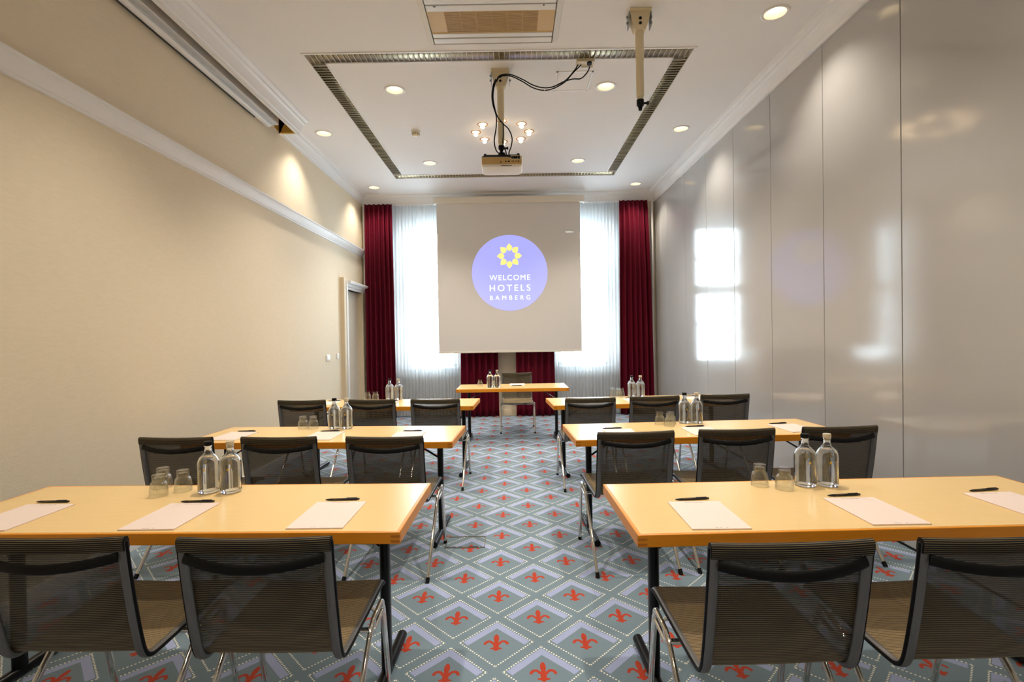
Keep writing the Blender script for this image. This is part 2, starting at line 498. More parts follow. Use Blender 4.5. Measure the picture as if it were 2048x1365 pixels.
rail = [(0, 2.835), (.016, 2.838), (.018, 2.852), (.026, 2.856), (.030, 2.866), (.050, 2.885), (.062, 2.915), (.064, 2.930), (.075, 2.936), (.075, 2.952), (.05, 2.960), (0, 2.962)]
struct(MB().prism([(XL+o, z) for o, z in rail], 'y', YF, YB).build('trim_5', 'white', smooth=25))
bb = [(0, 0), (.018, 0), (.018, .085), (.010, .1), (0, .1)]
struct(MB().prism([(XL+o, z) for o, z in bb], 'y', YF, 7.82).build('baseboard_left', 'white'))
struct(MB().prism([(YB-o, z*1.15) for o, z in bb], 'x', -1.03, .83).build('baseboard_back', 'cream'))
# slot in the ceiling on the left: inner faces, side lining and lid added to bounce light
w = MB(); w.box(XL-.02, -2.405, 5.87, 5.90, 3.78, ZC+.55); w.box(XL-.01, XL+.004, 5.56, 5.87, 3.80, 4.0); w.box(XL-.01, -2.425, 5.56, 5.87, 3.985, 4.0); w.box(-2.43, -2.405, YF, 5.87, 3.76, ZC+.55)
struct(w.build('trim_6', 'yellowboard', smooth=0))
# door niche
d = MB(); d.box(XL-.12, XL-.06, DY0, DY1, 0, DZ, .003)
door = struct(d.build('door_1', 'door'))
f = MB(); f.box(XL-.11, XL+.062, DY0-.17, DY0-.075, 0, DZ+.16, .004); f.build('door_frame', 'cream', door)
f = MB(); f.box(XL-.11, XL+.070, DY0-.065, DY0+.0, 0, DZ+.12, .004); f.build('door_frame', 'white', door)
f = MB(); f.box(XL-.11, XL+.03, DY1-.01, DY1+.07, 0, DZ, .004); f.build('door_frame', 'cream', door)
hp = [(-.11, DZ), (.045, DZ), (.05, DZ+.03), (.07, DZ+.04), (.075, DZ+.07), (.105, DZ+.085), (.115, DZ+.115), (.11, DZ+.125), (0, DZ+.13), (-.11, DZ+.13)]
MB().prism([(XL+o, z) for o, z in hp], 'y', DY0-.0, DY1+.09).build('door_head', 'white', door, smooth=25)
MB().tube([(XL-.065, DY0+.08, 1.05), (XL-.015, DY0+.08, 1.05), (XL-.015, DY0+.19, 1.05)], .009).build('door_handle', 'zinc', door)
# boards on the back wall beside the curtains
struct(MB().box(-2.592, -2.562, 8.99, YB, DZ+.13, 3.745, .003).build('trim_7', 'white'))
struct(MB().box(2.462, 2.492, 8.985, YB, 0, 3.745, .003).build('trim_8', 'white'))
struct(MB().box(2.36, 2.462, 9.04, YB, 0, 3.745, .003).build('trim_9', 'cream'))

# ------------------------------------------------------------------ ceiling fixtures
def downlight(x, y, label):
    t = thing('recessed_downlight', label, 'ceiling light', (x, y, ZC), 0, 'round recessed downlights in the ceiling')
    MB().lathe([(.080, .004), (.082, -.005), (.098, -.009), (.106, -.004), (.107, 0), (.084, .0), (.080, .004)], 40).build('trim_ring', 'white', t, smooth=50)
    MB().lathe([(.080, .0), (.074, .03), (.055, .085), (.0, .088)], 32).build('reflector', 'reflector', t, smooth=60)
    MB().lathe([(0, .050), (.034, .051), (.040, .056), (.042, .066), (0, .068)], 24).build('lens', 'lens', t)
    L = bpy.data.lights.new('downlight_beam', 'SPOT')
    L.energy = SPOT_W * (.38 if abs(x-CX) > 1.5 else 1.0) * (.5 if y < 2 else 1.15); L.color = SPOT_COL; L.spot_size = math.radians(112); L.spot_blend = .8; L.shadow_soft_size = .035
    lo = bpy.data.objects.new('downlight_beam', L); col.objects.link(lo); lo.parent = t; lo.location = (0, 0, .012)
    return t
dl = ['left round downlight on the camera side of the air conditioner', 'right round downlight on the camera side of the air conditioner',
      'large round downlight inside the louvre frame, near left corner', 'large round downlight inside the louvre frame beside the access hatch',
      'round downlight inside the louvre frame at its far left corner', 'round downlight inside the louvre frame at its far right corner',
      'largest round downlight at top right, between bare pole and grey partition',
      'round downlight by the left wall, next to the end of the ceiling slot', 'round downlight between louvre frame and grey partition, middle of the right side',
      'small far downlight above the left burgundy curtain', 'small far downlight above the right burgundy curtain',
      'left downlight over the camera', 'right downlight over the camera', 'left downlight near the rear wall', 'right downlight near the rear wall',
      'partition side downlight just behind the front tables', 'partition side downlight behind the camera']
for (x, y), s in zip(DOWN, dl): downlight(x, y, s)

names8 = ['right end', 'far right', 'far end behind the projector pole', 'far left', 'left end', 'near left', 'near end by the projector pole', 'near right']
for (x, y), s in zip(RING, names8):
    t = thing('bulb_light', 'small glowing bulb of the ceiling ring, at its ' + s, 'ceiling light', (x, y, ZC), 0, 'ring of eight small bulbs in the ceiling')
    MB().lathe([(.044, .006), (.046, -.003), (.060, -.006), (.064, 0), (.047, 0), (.044, .006)], 28).build('trim_ring', 'copper', t, smooth=50)
    MB().lathe([(.044, 0), (.040, .03), (.0, .05)], 20).build('reflector', 'reflector', t, smooth=60)
    MB().lathe([(0, -.052), (.012, -.050), (.021, -.043), (.025, -.032), (.023, -.020), (.014, -.004), (.012, .03), (0, .03)], 20).build('bulb', 'bulb', t, smooth=60)

# louvre channel
t = thing('louvre_light', 'unlit rectangular louvre light channel set into the ceiling', 'ceiling light', (CX, 6.29, ZC))
def loc(mb): mb.v = [(p[0]-CX, p[1]-6.29, p[2]-ZC) for p in mb.v]; return mb
D = .11
def trough(along, a0, a1, b0, b1):
    sec = [(b0, ZC), (b0+.008, ZC+D*.6), (b0+.03, ZC+D), (b1-.03, ZC+D), (b1-.008, ZC+D*.6), (b1, ZC)]
    pts = []
    for s in (a0, a1): pts.append([((s, p[0], p[1]) if along == 'x' else (p[0], s, p[1])) for p in sec])
    return MB().grid(pts)
for al, a0, a1, b0, b1 in (('x', FX0, FX1, FY0, IY0), ('x', FX0, FX1, IY1, FY1), ('y', IY0, IY1, FX0, IX0), ('y', IY0, IY1, IX1, FX1)):
    loc(trough(al, a0, a1, b0, b1)).build('reflector', 'mirror_alu', t, smooth=60, fix=False)
    m = MB(); n = int((a1-a0)/.047); eg = MB()
    for i in range(1, n):
        q = a0 + (a1-a0)*i/n
        if al == 'x': eg.box(q-.0013, q+.0013, b0+.003, b1-.003, ZC-.0005, ZC+.003)
        else: eg.box(b0+.003, b1-.003, q-.0013, q+.0013, ZC-.0005, ZC+.003)
    loc(eg).build('louvre_edge', 'white', t, smooth=0)
    for i in range(1, n):
        s = a0 + (a1-a0)*i/n
        if al == 'x': m.prism([(b0+.004, ZC+.002), (b1-.004, ZC+.002), (b1-.008, ZC+.036), (b0+.008, ZC+.036)], 'x', s-.001, s+.001)
        else: m.prism([(b0+.004, ZC+.002), (b1-.004, ZC+.002), (b1-.008, ZC+.036), (b0+.008, ZC+.036)], 'y', s-.001, s+.001)
    loc(m).build('louvre_blades', 'mirror_alu', t, smooth=0)
m = MB()
for x0, x1, y0, y1 in ((FX0-.016, FX1+.016, FY0-.016, FY0+.004), (FX0-.016, FX1+.016, FY1-.004, FY1+.016), (FX0-.016, FX0+.004, FY0, FY1), (FX1-.004, FX1+.016, FY0, FY1),
                       (IX0-.004, IX1+.004, IY0-.004, IY0+.012), (IX0-.004, IX1+.004, IY1-.012, IY1+.004), (IX0-.004, IX0+.012, IY0, IY1), (IX1-.012, IX1+.004, IY0, IY1)):
    m.box(x0, x1, y0, y1, ZC-.006, ZC+.004)
loc(m).build('frame', 'white', t, smooth=0)

# air conditioner cassette
ax, ay = -.123, 3.83
t = thing('air_conditioner', 'white ceiling cassette air conditioner with a tan slatted intake grille', 'air conditioner', (ax, ay, ZC))
def bev_frame(mb, hw, hd, iw, idp, z0, z1):
    o = [(-hw, -hd), (hw, -hd), (hw, hd), (-hw, hd)]; i = [(-iw, -idp), (iw, -idp), (iw, idp), (-iw, idp)]
    vs = [(x, y, 0) for x, y in o] + [(x, y, z0) for x, y in [(p[0]*.985, p[1]*.985) for p in o]] + [(x, y, z1) for x, y in i] + [(x, y, 0) for x, y in i]
    fs = []
    for k in range(4):
        j = (k+1) % 4
        fs += [(k, j, 4+j, 4+k), (4+k, 4+j, 8+j, 8+k), (8+k, 8+j, 12+j, 12+k)]
    return mb.add(vs, fs)
bev_frame(MB(), .547, .52, .495, .50, -.012, -.040).build('frame', 'white_plastic', t, smooth=0)
MB().box(-.495, .495, -.50, .50, -.012, -.002).build('body', 'groove', t, smooth=0)
for s in (-1, 1):
    MB().box(-.488, .488, s*.458-.036, s*.458+.036, -.038, -.026, .004).build('flap', 'white_plastic', t)
m = MB()
for a, b in ((-.345, -.300), (.0, .07), (-.08, -.012), (.357, .412), (-.412, -.375)):
    m.box(-.488, .488, a, b, -.036, -.020, .004)
m.build('panel', 'white_plastic', t)
g = MB()
for a, b in ((.07, .357), (-.30, -.02)):
    g.box(-.49, -.36, a, b, -.030, -.018); g.box(.36, .49, a, b, -.030, -.018); g.box(-.49, .49, a, a+.012, -.031, -.018); g.box(-.49, .49, b-.012, b, -.031, -.018)
    n = 19
    for i in range(n):
        y = a+.014+(b-a-.028)*i/(n-1); g.box(-.36, .36, y-.0035, y+.0035, -.031, -.020)
    for i in range(1, 6): g.box(-.36+.12*i-.002, -.36+.12*i+.002, a, b, -.030, -.021)
g.build('intake_grille', 'grille', t, smooth=0)
MB().box(-.43, -.41, .004, .014, -.0375, -.035).box(.39, .402, .004, .016, -.0375, -.035).build('indicator', 'groove', t, smooth=0)

# projector mounts
def mount(label, x, y, zbot, tip):
    t = thing('projector_mount', label, 'projector mount', (x, y, ZC), 0, 'ceiling poles for projectors')
    h = ZC-zbot
    m = MB().box(-.085, .085, -.06, .06, -.012, 0, .003)
    pr = [(-.08, -.012), (.08, -.012), (.064, -.09), (.040, -.155), (-.040, -.155), (-.064, -.09)]
    m.prism(pr, 'y', -.036, .036)
    m.build('ceiling_plate', 'cream_metal', t)
    for s in (-1, 1):
        m = MB().prism([(-.045, -.02), (.045, -.02), (.03, -.13), (-.03, -.13)], 'x', s*.083, s*.087)
        for zz in (-.04, -.085): m.tube([(s*.08, 0, zz), (s*.100, 0, zz)], .010, 8)
        m.build('side_bracket', 'zinc', t)
    for zz in (-.068, -.105): MB().tube([(0, -.0355, zz), (0, -.0375, zz)], .012, 14).build('cable_hole', 'black_plastic', t)
    MB().tube([(0, 0, -.14), (0, 0, -.55*h)], .033, 20).build('pole', 'cream_metal', t)
    MB().tube([(0, 0, -.55*h), (0, 0, -h+.03)], .030, 20).tube([(0, 0, -h+.04), (0, 0, -h)], .024, 16).build('pole_extension', 'cream_metal', t)
    m = MB().tube([(0, 0, -h+.005), (0, 0, -h-tip*.5)], .028, 16).tube([(0, 0, -h-tip*.4), (0, 0, -h-tip)], [.022, .012], 16)
    m.tube([(.02, 0, -h-.02), (.058, 0, -h-.018)], .009, 10).tube([(.052, 0, -h-.018), (.064, 0, -h-.018)], .014, 10)
    m.build('swivel_joint', 'black_plastic', t)
    return t
mount('cream ceiling pole carrying the projector, black cables hanging from it', -.076, 4.86, 3.215, .055)
mount('bare cream ceiling pole at the right with an empty black swivel end', 1.022, 4.0, 3.235, .075)

# projector (hangs from the first pole)
px, py, pz = -.075, 4.99, 3.035
t = thing('projector', 'white projector with a black top plate hanging below the ceiling pole', 'projector', (px, py, pz))
m = MB()
def rr(hw, hd, r, n=5):
    out = []
    for cx_, cy_, a0 in ((hw-r, hd-r, 0), (-hw+r, hd-r, PI/2), (-hw+r, -hd+r, PI), (hw-r, -hd+r, 1.5*PI)):
        out += [(cx_+r*math.cos(a0+k*PI/2/n), cy_+r*math.sin(a0+k*PI/2/n)) for k in range(n+1)]
    return out
secs = [(.160, .112, .03, -.014), (.185, .128, .03, -.008), (.196, .137, .03, .012), (.198, .139, .02, .035), (.198, .139, .02, .078)]
rings = [[(x, y, z) for x, y in rr(a, b, r)] for a, b, r, z in secs]
n = len(rings[0]); vs = [p for r in rings for p in r]; fs = [tuple(range(n)), tuple((len(rings)-1)*n+k for k in range(n))]
for i in range(len(rings)-1):
    for k in range(n): fs.append((i*n+k, i*n+(k+1) % n, (i+1)*n+(k+1) % n, (i+1)*n+k))
m.add(vs, fs).build('body', 'white_plastic', t)
secs = [(.198, .139, .02, .078), (.196, .137, .02, .082), (.170, .115, .02, .108), (.0, .0, .0, .108)]
m = MB(); rings = [[(x, y, z) for x, y in rr(a, b, r)] for a, b, r, z in secs[:3]]
vs = [p for r in rings for p in r]; fs = [tuple(range(n)), tuple(2*n+k for k in range(n))]
for i in range(2):
    for k in range(n): fs.append((i*n+k, i*n+(k+1) % n, (i+1)*n+(k+1) % n, (i+1)*n+k))
m.add(vs, fs).build('top_plate', 'black_plastic', t)
for s in (-1, 1): MB().lathe([(0, .10), (.013, .10), (.015, .118), (.010, .126), (0, .126)], 14, (s*.158, -.085, 0)).build('foot', 'black_plastic', t)
MB().box(-.115, .115, -.07, .07, .106, .122, .003).tube([(0, -.03, .12), (0, -.03, .15)], .035, 16).build('mount_plate', 'black_plastic', t)
MB().box(-.186, .186, -.1405, -.136, .010, .076, .001).build('rear_panel', 'grille', t, smooth=0)  # tan sheet stands in for warm lamplight on the white rear face
m = MB().box(.085, .180, -.1412, -.137, .052, .090, .001); m.build('rear_socket_bay', 'cream_plastic', t)
m = MB().box(.092, .150, -.1422, -.139, .060, .084).box(.152, .172, -.1422, -.139, .058, .086)
for i, (xx, ww) in enumerate(((.040, .012), (.068, .020), (.098, .006), (.112, .006), (.128, .005), (.142, .006), (.158, .012))): m.box(xx-ww/2, xx+ww/2, -.1418, -.138, .030, .040)
m.tube([(-.008, -.1418, .030), (-.008, -.138, .030)], .006, 12); m.build('port', 'black_plastic', t)
MB().box(-.008, .095, -.1405, -.137, -.006, -.002).build('vent_slot', 'groove', t)
MB().tube([(-.10, .13, .04), (-.10, .150, .04)], .038, 24).build('lens_barrel', 'black_plastic', t)

# cables
def cable(label, paths, r=.0055):
    m = MB()
    for p in paths: m.tube(smooth_path(p, 6), r, 8)
    return tag(m.build('cable', 'black_plastic', smooth=60), label, 'cable')
a = [(-.107, 4.775, 3.80), (-.075, 4.765, 3.835), (.016, 4.77, 3.845), (.131, 4.77, 3.797), (.223, 4.77, 3.745), (.316, 4.77, 3.718), (.409, 4.77, 3.724), (.525, 4.77, 3.778), (.600, 4.74, 3.845), (.640, 4.70, 3.888)]
b = [(x-.004, y+.012, z-.012+.006*math.sin(i)) for i, (x, y, z) in enumerate(a)][:-1] + [(.668, 4.70, 3.888)]
c = a[:7] + [(.50, 4.74, 3.752), (.585, 4.70, 3.758), (.660, 4.69, 3.757), (.715, 4.66, 3.80), (.735, 4.655, 3.845)]
c = [(x, y-.012, z-.006) for x, y, z in c]
down = [(-.107, 4.775, 3.80), (-.129, 4.765, 3.746), (-.144, 4.765, 3.654), (-.136, 4.765, 3.562), (-.108, 4.765, 3.46)]
c1 = down + [(-.056, 4.765, 3.39), (-.006, 4.765, 3.339), (.025, 4.765, 3.26), (.017, 4.765, 3.182), (-.005, 4.80, 3.135), (.0, 4.835, 3.112)]
c2 = [(x-.010, y-.008, z) for x, y, z in down] + [(-.120, 4.76, 3.354), (-.139, 4.76, 3.23), (-.120, 4.77, 3.140), (-.066, 4.80, 3.115), (.005, 4.80, 3.095), (.040, 4.83, 3.098)]
c3 = [(-.085, 4.80, 3.425), (-.058, 4.79, 3.40), (-.055, 4.79, 3.307), (-.060, 4.79, 3.215), (-.035, 4.80, 3.145), (-.028, 4.835, 3.112)]
cable('black cable bundle swagging from the ceiling socket and looping down the pole into the projector', [a, b, c, c1, c2, c3])

t = thing('ceiling_socket', 'small cream ceiling socket box with black cables plugged in', 'socket', (.702, 4.70, ZC))
MB().box(-.08, .08, -.05, .04, -.030, 0, .004).build('box', 'cream_plastic', t)
MB().tube([(.035, -.03, -.03), (.035, -.032, -.048)], .022, 16).build('power_plug', 'black_plastic', t)
MB().box(-.03, .075, .03, .05, -.045, -.005, .003).build('socket_cover', 'white_plastic', t)
t = thing('access_hatch', 'square white access hatch in the ceiling beside a downlight', 'hatch', (.633, 5.07, ZC))
m = MB()
for x0, x1, y0, y1 in ((-.175, .175, -.195, -.175), (-.175, .175, .175, .195), (-.175, -.16, -.195, .195), (.16, .175, -.195, .195)): m.box(x0, x1, y0, y1, -.006, 0, .001)
m.build('frame', 'white', t)
MB().box(-.157, .157, -.172, .172, -.004, -.001, .001).build('cover', 'ceiling', t)
MB().tube([(-.11, .03, -.003), (-.11, .03, -.006)], .008, 12).build('lock', 'groove', t)
t = thing('smoke_detector', 'small cream smoke detector on the ceiling left of the bulb ring', 'smoke detector', (-1.133, 6.24, ZC))
MB().lathe([(0, 0), (.056, 0), (.056, -.010), (.050, -.012), (0, -.012)], 28).build('base', 'white_plastic', t)
MB().lathe([(.046, -.012), (.047, -.035), (.036, -.052), (.022, -.058), (0, -.058)], 28).build('body', 'cream_plastic', t)
m = MB()
for k in range(10):
    a = 2*PI*k/10; m.box(-.008, .008, -.002, .002, -.040, -.033, mat=Matrix.Rotation(a, 4, 'Z') @ Matrix.Translation((0, -.0455, 0)))
m.build('vent_slots', 'groove', t)

# roller casing in the ceiling slot on the left
t = thing('roller_blind', 'long white roller casing recessed in the ceiling slot along the left wall', 'roller casing', (-2.535, 1.5, 3.70))
MB().box(-.055, .055, -4.1, 4.04, .03, .20, .006).build('casing', 'grey_metal', t)
m = MB().tube([(-.035, -4.1, .018), (-.035, 4.0, .018)], .020, 14, r2=.034)
m.build('bottom_bar', 'white', t)
MB().box(-.0, .010, -4.1, 4.02, .008, .030, .002).build('guide_lip', 'grey_metal', t)
MB().box(-.065, -.055, -4.1, 3.75, -.005, .004).build('wall_strip', 'groove', t)  # dark strip put in for the casing's shadow edge on the wall

# ------------------------------------------------------------------ projection screen
SY = 8.85
t = thing('projection_screen', 'lowered projection screen showing a lavender hotel logo disc', 'projection screen', (-.04, SY, 1.13))
MB().box(-1.275, 1.31, -.05, .05, 2.575, 2.685, .008).build('casing', 'casing', t)
for s in (-1.283, 1.302): MB().box(s-.012+.004, s+.012+.004, -.055, .055, 2.565, 2.69, .004).build('end_cap', 'white_plastic', t)
for s in (-1.1, 1.1): MB().box(s-.03, s+.03, .045, .145, 2.60, 2.66).build('wall_bracket', 'cream_metal', t)
MB().box(-1.235, 1.235, -.002, .002, .02, 2.60).build('fabric', 'screen', t, smooth=0)
MB().box(-1.238, 1.238, -.012, .012, 0, .028, .004).build('bottom_bar', 'casing', t)
SX = .00864
def sx(px): return (-.031 + (px-1019.5)*SX) + .04
def sz(pyy): return 2.505 + (546-pyy)*SX - 1.13
disc = MB(); n = 96; R = 75.5*SX
disc.prism([(sx(1019.5)+R*math.cos(2*PI*k/n), sz(546)+R*math.sin(2*PI*k/n)) for k in range(n)], 'y', -.0030, -.0022)
logo = disc.build('logo_disc', 'logo_blue', t, smooth=0); logo['label'] = 'lavender logo disc'
m = MB()
for k in range(8):
    a = k*PI/4; rc, rad, tip = 16.3*SX, 5.9*SX, 25.2*SX
    pts = []
    for i in range(25):
        th = math.radians(52) + (2*PI - math.radians(104))*i/24
        pts.append((rc+rad*math.cos(th), rad*math.sin(th)))
    pts.append((tip, 0))
    ca, sa = math.cos(a), math.sin(a)
    m.prism([(sx(1019.4)+p*ca-q*sa, sz(512.3)+p*sa+q*ca) for p, q in pts], 'y', -.0040, -.0029)
fl = m.build('logo_flower', 'logo_yellow', logo, smooth=0); fl['label'] = 'yellow flower of eight petals'
def text_mesh(body, spacing):
    cu = bpy.data.curves.new('lettering', 'FONT'); cu.body = body; cu.align_x = 'CENTER'; cu.space_character = spacing; cu.size = 1; cu.offset = 0
    o = bpy.data.objects.new('lettering', cu); col.objects.link(o)
    C.view_layer.update()
    me = bpy.data.meshes.new_from_object(o.evaluated_get(C.evaluated_depsgraph_get()))
    bpy.data.objects.remove(o)
    xs = [v.co.x for v in me.vertices]; ys = [v.co.y for v in me.vertices]
    return me, min(xs), max(xs), min(ys), max(ys)
def lettering(body, base, cap, width):
    k = cap*SX/.70
    W = []
    for s in (1, 1.4):
        _, x0, x1, _, _ = text_mesh(body, s); W.append((x1-x0)*k)
    s = 1 + .4*(width*SX-W[0])/(W[1]-W[0])
    me, x0, x1, y0, y1 = text_mesh(body, s)
    k2 = width*SX/(x1-x0); xm = (x0+x1)/2
    for v in me.vertices:
        v.co = ((v.co.x-xm)*k2 + sx(1019.7), -.0042, v.co.y*k + sz(base))
    me.materials.append(MT['logo_white']); me.name = 'lettering'
    o = bpy.data.objects.new('lettering', me); col.objects.link(o); o.parent = logo
    o['label'] = 'white word ' + body
lettering('WELCOME', 560.6, 10.6, 81.3); lettering('HOTELS', 582.2, 12.6, 80.8); lettering('BAMBERG', 599.7, 8.6, 80.2)
m = MB()
for i, (xx, ww, hh) in enumerate(((1133, 1.6, 2.2), (1135.2, 1.2, 1.4), (1137, 1.3, 1.6), (1139.2, 1.6, 2.3), (1141.4, 1.2, 1.5), (1143.2, 1.3, 1.5), (1145.2, 1.2, 1.4), (1147, 1.0, 1.5))):
    m.box(sx(xx), sx(xx+ww), -.004, -.002, sz(467.4), sz(467.4-hh))
m.build('projected_caption', 'logo_white', t, smooth=0)

# ------------------------------------------------------------------ curtains
def curtain(name, label, cat, mat, top, bot, z0, z1, y, amp, folds, seed, thick, group):
    soft = thick == 0
    rnd = random.Random(seed); K = folds*10; R = 26
    ph = [rnd.uniform(-.5, .5) for _ in range(folds+2)]; am = [rnd.uniform(.6, 1.25) for _ in range(folds+2)]
    rows = []
    for i in range(R+1):
        v = i/R; z = z1 + (z0-z1)*v; row = []
        x0 = top[0] + (bot[0]-top[0])*v**.7; x1 = top[1] + (bot[1]-top[1])*v**.7
        for j in range(K+1):
            u = j/K; f = u*folds; k = int(min(f, folds-.001)); fr = f-k
            a = (am[k]*(1-fr)+am[k+1]*fr)*amp*(.55+.45*min(1, v*3))
            p = 2*PI*f + (ph[k]*(1-fr)+ph[k+1]*fr)*(.6+.8*v)
            s = math.sin(p)
            row.append((x0+(x1-x0)*u + .25*a*math.cos(p)*(1 if 0 < j < K else 0), y + (a*s if soft else a*(2*math.sqrt(math.sin(p/2)**2+.03)-1)), z))
        rows.append(row)
    o = MB().grid(rows).build(name, mat, smooth=180, fix=False)
    if thick: solidify(o, thick)
    return tag(o, label, cat, group)
cg = 'burgundy curtains at the windows'
curtain('curtain', 'burgundy curtain at the far left, beside the door niche', 'curtain', 'velvet', (-2.54, -2.065), (-2.56, -2.05), .012, 3.745, 8.945, .070, 6, 1, .004, cg)
curtain('curtain', 'burgundy curtain at the far right, beside the grey partition', 'curtain', 'velvet', (1.89, 2.375), (1.87, 2.455), .012, 3.745, 8.945, .070, 6, 2, .004, cg)
curtain('curtain', 'burgundy curtain below the screen, left of the bare wall strip', 'curtain', 'velvet', (-.88, -.27), (-.92, -.255), .012, 3.745, 8.955, .050, 6, 3, .004, cg)
curtain('curtain', 'burgundy curtain below the screen, behind the lone chair, right of the bare wall strip', 'curtain', 'velvet', (.06, .68), (.05, .735), .012, 3.745, 8.955, .050, 6, 7, .004, cg)
sg = 'white sheer curtains'
curtain('sheer_curtain', 'white sheer curtain over the left window', 'sheer curtain', 'sheer', (-2.10, -.80), (-2.10, -.80), .03, 3.745, 9.055, .020, 22, 5, 0, sg)
curtain('sheer_curtain', 'white sheer curtain over the right window', 'sheer curtain', 'sheer', (.62, 1.93), (.62, 1.93), .03, 3.745, 9.055, .020, 22, 6, 0, sg)

# ------------------------------------------------------------------ wall switches, floor box
def switch(y, z, w_, label, rock):
    t = thing('light_switch', label, 'light switch', (XL, y, z), 0, 'white switches by the door')
    MB().box(0, .010, -w_/2, w_/2, -.042, .042, .003).build('plate', 'white_plastic', t)
    for k in range(rock):
        a = -w_/2+.012 + (w_-.024)*k/rock; b = -w_/2+.012 + (w_-.024)*(k+1)/rock
        MB().box(.009, .016, a+.001, b-.001, -.028, .028, .002).build('rocker', 'white_plastic', t)
switch(7.27, 1.15, .15, 'white double light switch on the left wall, farther from the door frame', 2)
switch(7.67, 1.155, .085, 'small white light switch on the left wall, next to the door frame', 1)
t = thing('floor_socket_box', 'flush floor socket box with a thin metal frame in the aisle carpet', 'floor socket', (-.345, 3.525, 0))
m = MB()
for x0, x1, y0, y1 in ((-.135, .135, -.098, -.092), (-.135, .135, .092, .098), (-.135, -.130, -.098, .098), (.130, .135, -.098, .098)): m.box(x0, x1, y0, y1, 0, .004)
m.build('frame', 'carpet_edge', t, smooth=0)
m = MB().box(-.128, .09, -.089, -.076, .0, .003); m.build('cable_flap', 'black_plastic', t, smooth=0)
for x in (-.06, -.015, .005, .10): MB().box(x, x+.016, -.088, -.080, .001, .0045).build('hinge', 'carpet_edge', t, smooth=0)

# ------------------------------------------------------------------ tables
def make_table(L, Dp, rimname='tables'):
    t = thing('seminar_table', '', 'table', (0, 0, 0), 0, 'maple seminar tables')
    H, th = .73, .045; hl, hd = L/2, Dp/2
    top = MB().box(-hl+.012, hl-.012, -hd+.012, hd-.012, H-.030, H, .0015).build('tabletop', 'veneer', t)
    e = MB()
    e.box(-hl, hl, -hd, -hd+.014, H-th, H-.0008, .003); e.box(-hl, hl, hd-.014, hd, H-th, H-.0008, .003)
    e.box(-hl, -hl+.014, -hd+.0145, hd-.0145, H-th, H-.0008, .003); e.box(hl-.014, hl, -hd+.0145, hd-.0145, H-th, H-.0008, .003)
    ed = e.build('edge_band', 'edge', t); ed['label'] = 'orange wooden edge band'
    for sx_ in (-1, 1):
        j = MB()
        for k in (0, 1): j.box(sx_*(hl-.016)-.0165, sx_*(hl-.016)+.0165 - 0, -hd-.0006, -hd+.004, H-.012-.018*k-.0085, H-.012-.018*k)
        j.build('finger_joint', 'joint', ed, smooth=0)
    for s in (-1, 1):
        x = s*(hl-.142)
        lg = MB().tube([(x, 0, .03), (x, 0, H-th)], .032, 16, r2=.0215, up=(1, 0, 0)).build('leg', 'black_metal', t)
        MB().tube([(x, -.265, .025), (x, .265, .025)], .022, 16).build('foot', 'black_metal', lg)
        MB().box(x-.025, x+.025, -.24, .24, H-th-.012, H-th+.001, .003).build('top_plate', 'black_metal', lg)
        for yy in (-.235, .235): MB().tube([(x, yy, .003), (x, yy, .02)], .012, 10).build('foot_pad', 'black_plastic', lg)
        MB().tube([(x-s*.015, .0, H-th-.13), (x-s*.22, .0, H-th-.006)], .006, 8, r2=.016, up=(0, 1, 0)).build('folding_brace', 'black_metal', t)
    return t
def corner(cx_, cy_, side, L, Dp, rot):
    """centre of a table whose aisle-front corner is (cx_, cy_)"""
    hx = -side*L/2
    vx, vy = hx, -Dp/2
    return (cx_ - (vx*math.cos(rot)-vy*math.sin(rot)), cy_ - (vx*math.sin(rot)+vy*math.cos(rot)), 0)
tb = make_table(1.87, .61)
r = math.radians
rows = [('nearest table on the left of the aisle, three notepads on it', -.416, 1.828, -1, -1.5), ('nearest table on the right of the aisle, beside the partition', .423, 1.765, 1, 1.3),
        ('middle table of the left column, in the second row', -.410, 3.381, -1, -3.0), ('middle table of the right column, in the second row', .407, 3.366, 1, 2.8),
        ('farthest table on the left of the aisle, near the door niche', -.401, 5.10, -1, -2.6), ('farthest table on the right of the aisle, by the grey partition', .392, 5.02, 1, 3.6)]
TAB = []
for i, (lab, x, y, sd, ro) in enumerate(rows):
    c = corner(x, y, sd, 1.87, .61, r(ro))
    place(tb, i > 0, 'pale maple seminar table, ' + lab, c, r(ro)); TAB.append((c, ro))
hd_t = make_table(1.48, .66)
hd_t.location = (-.012, 7.02, 0); hd_t['label'] = 'short maple table under the projection screen, crosswise at the end of the aisle'

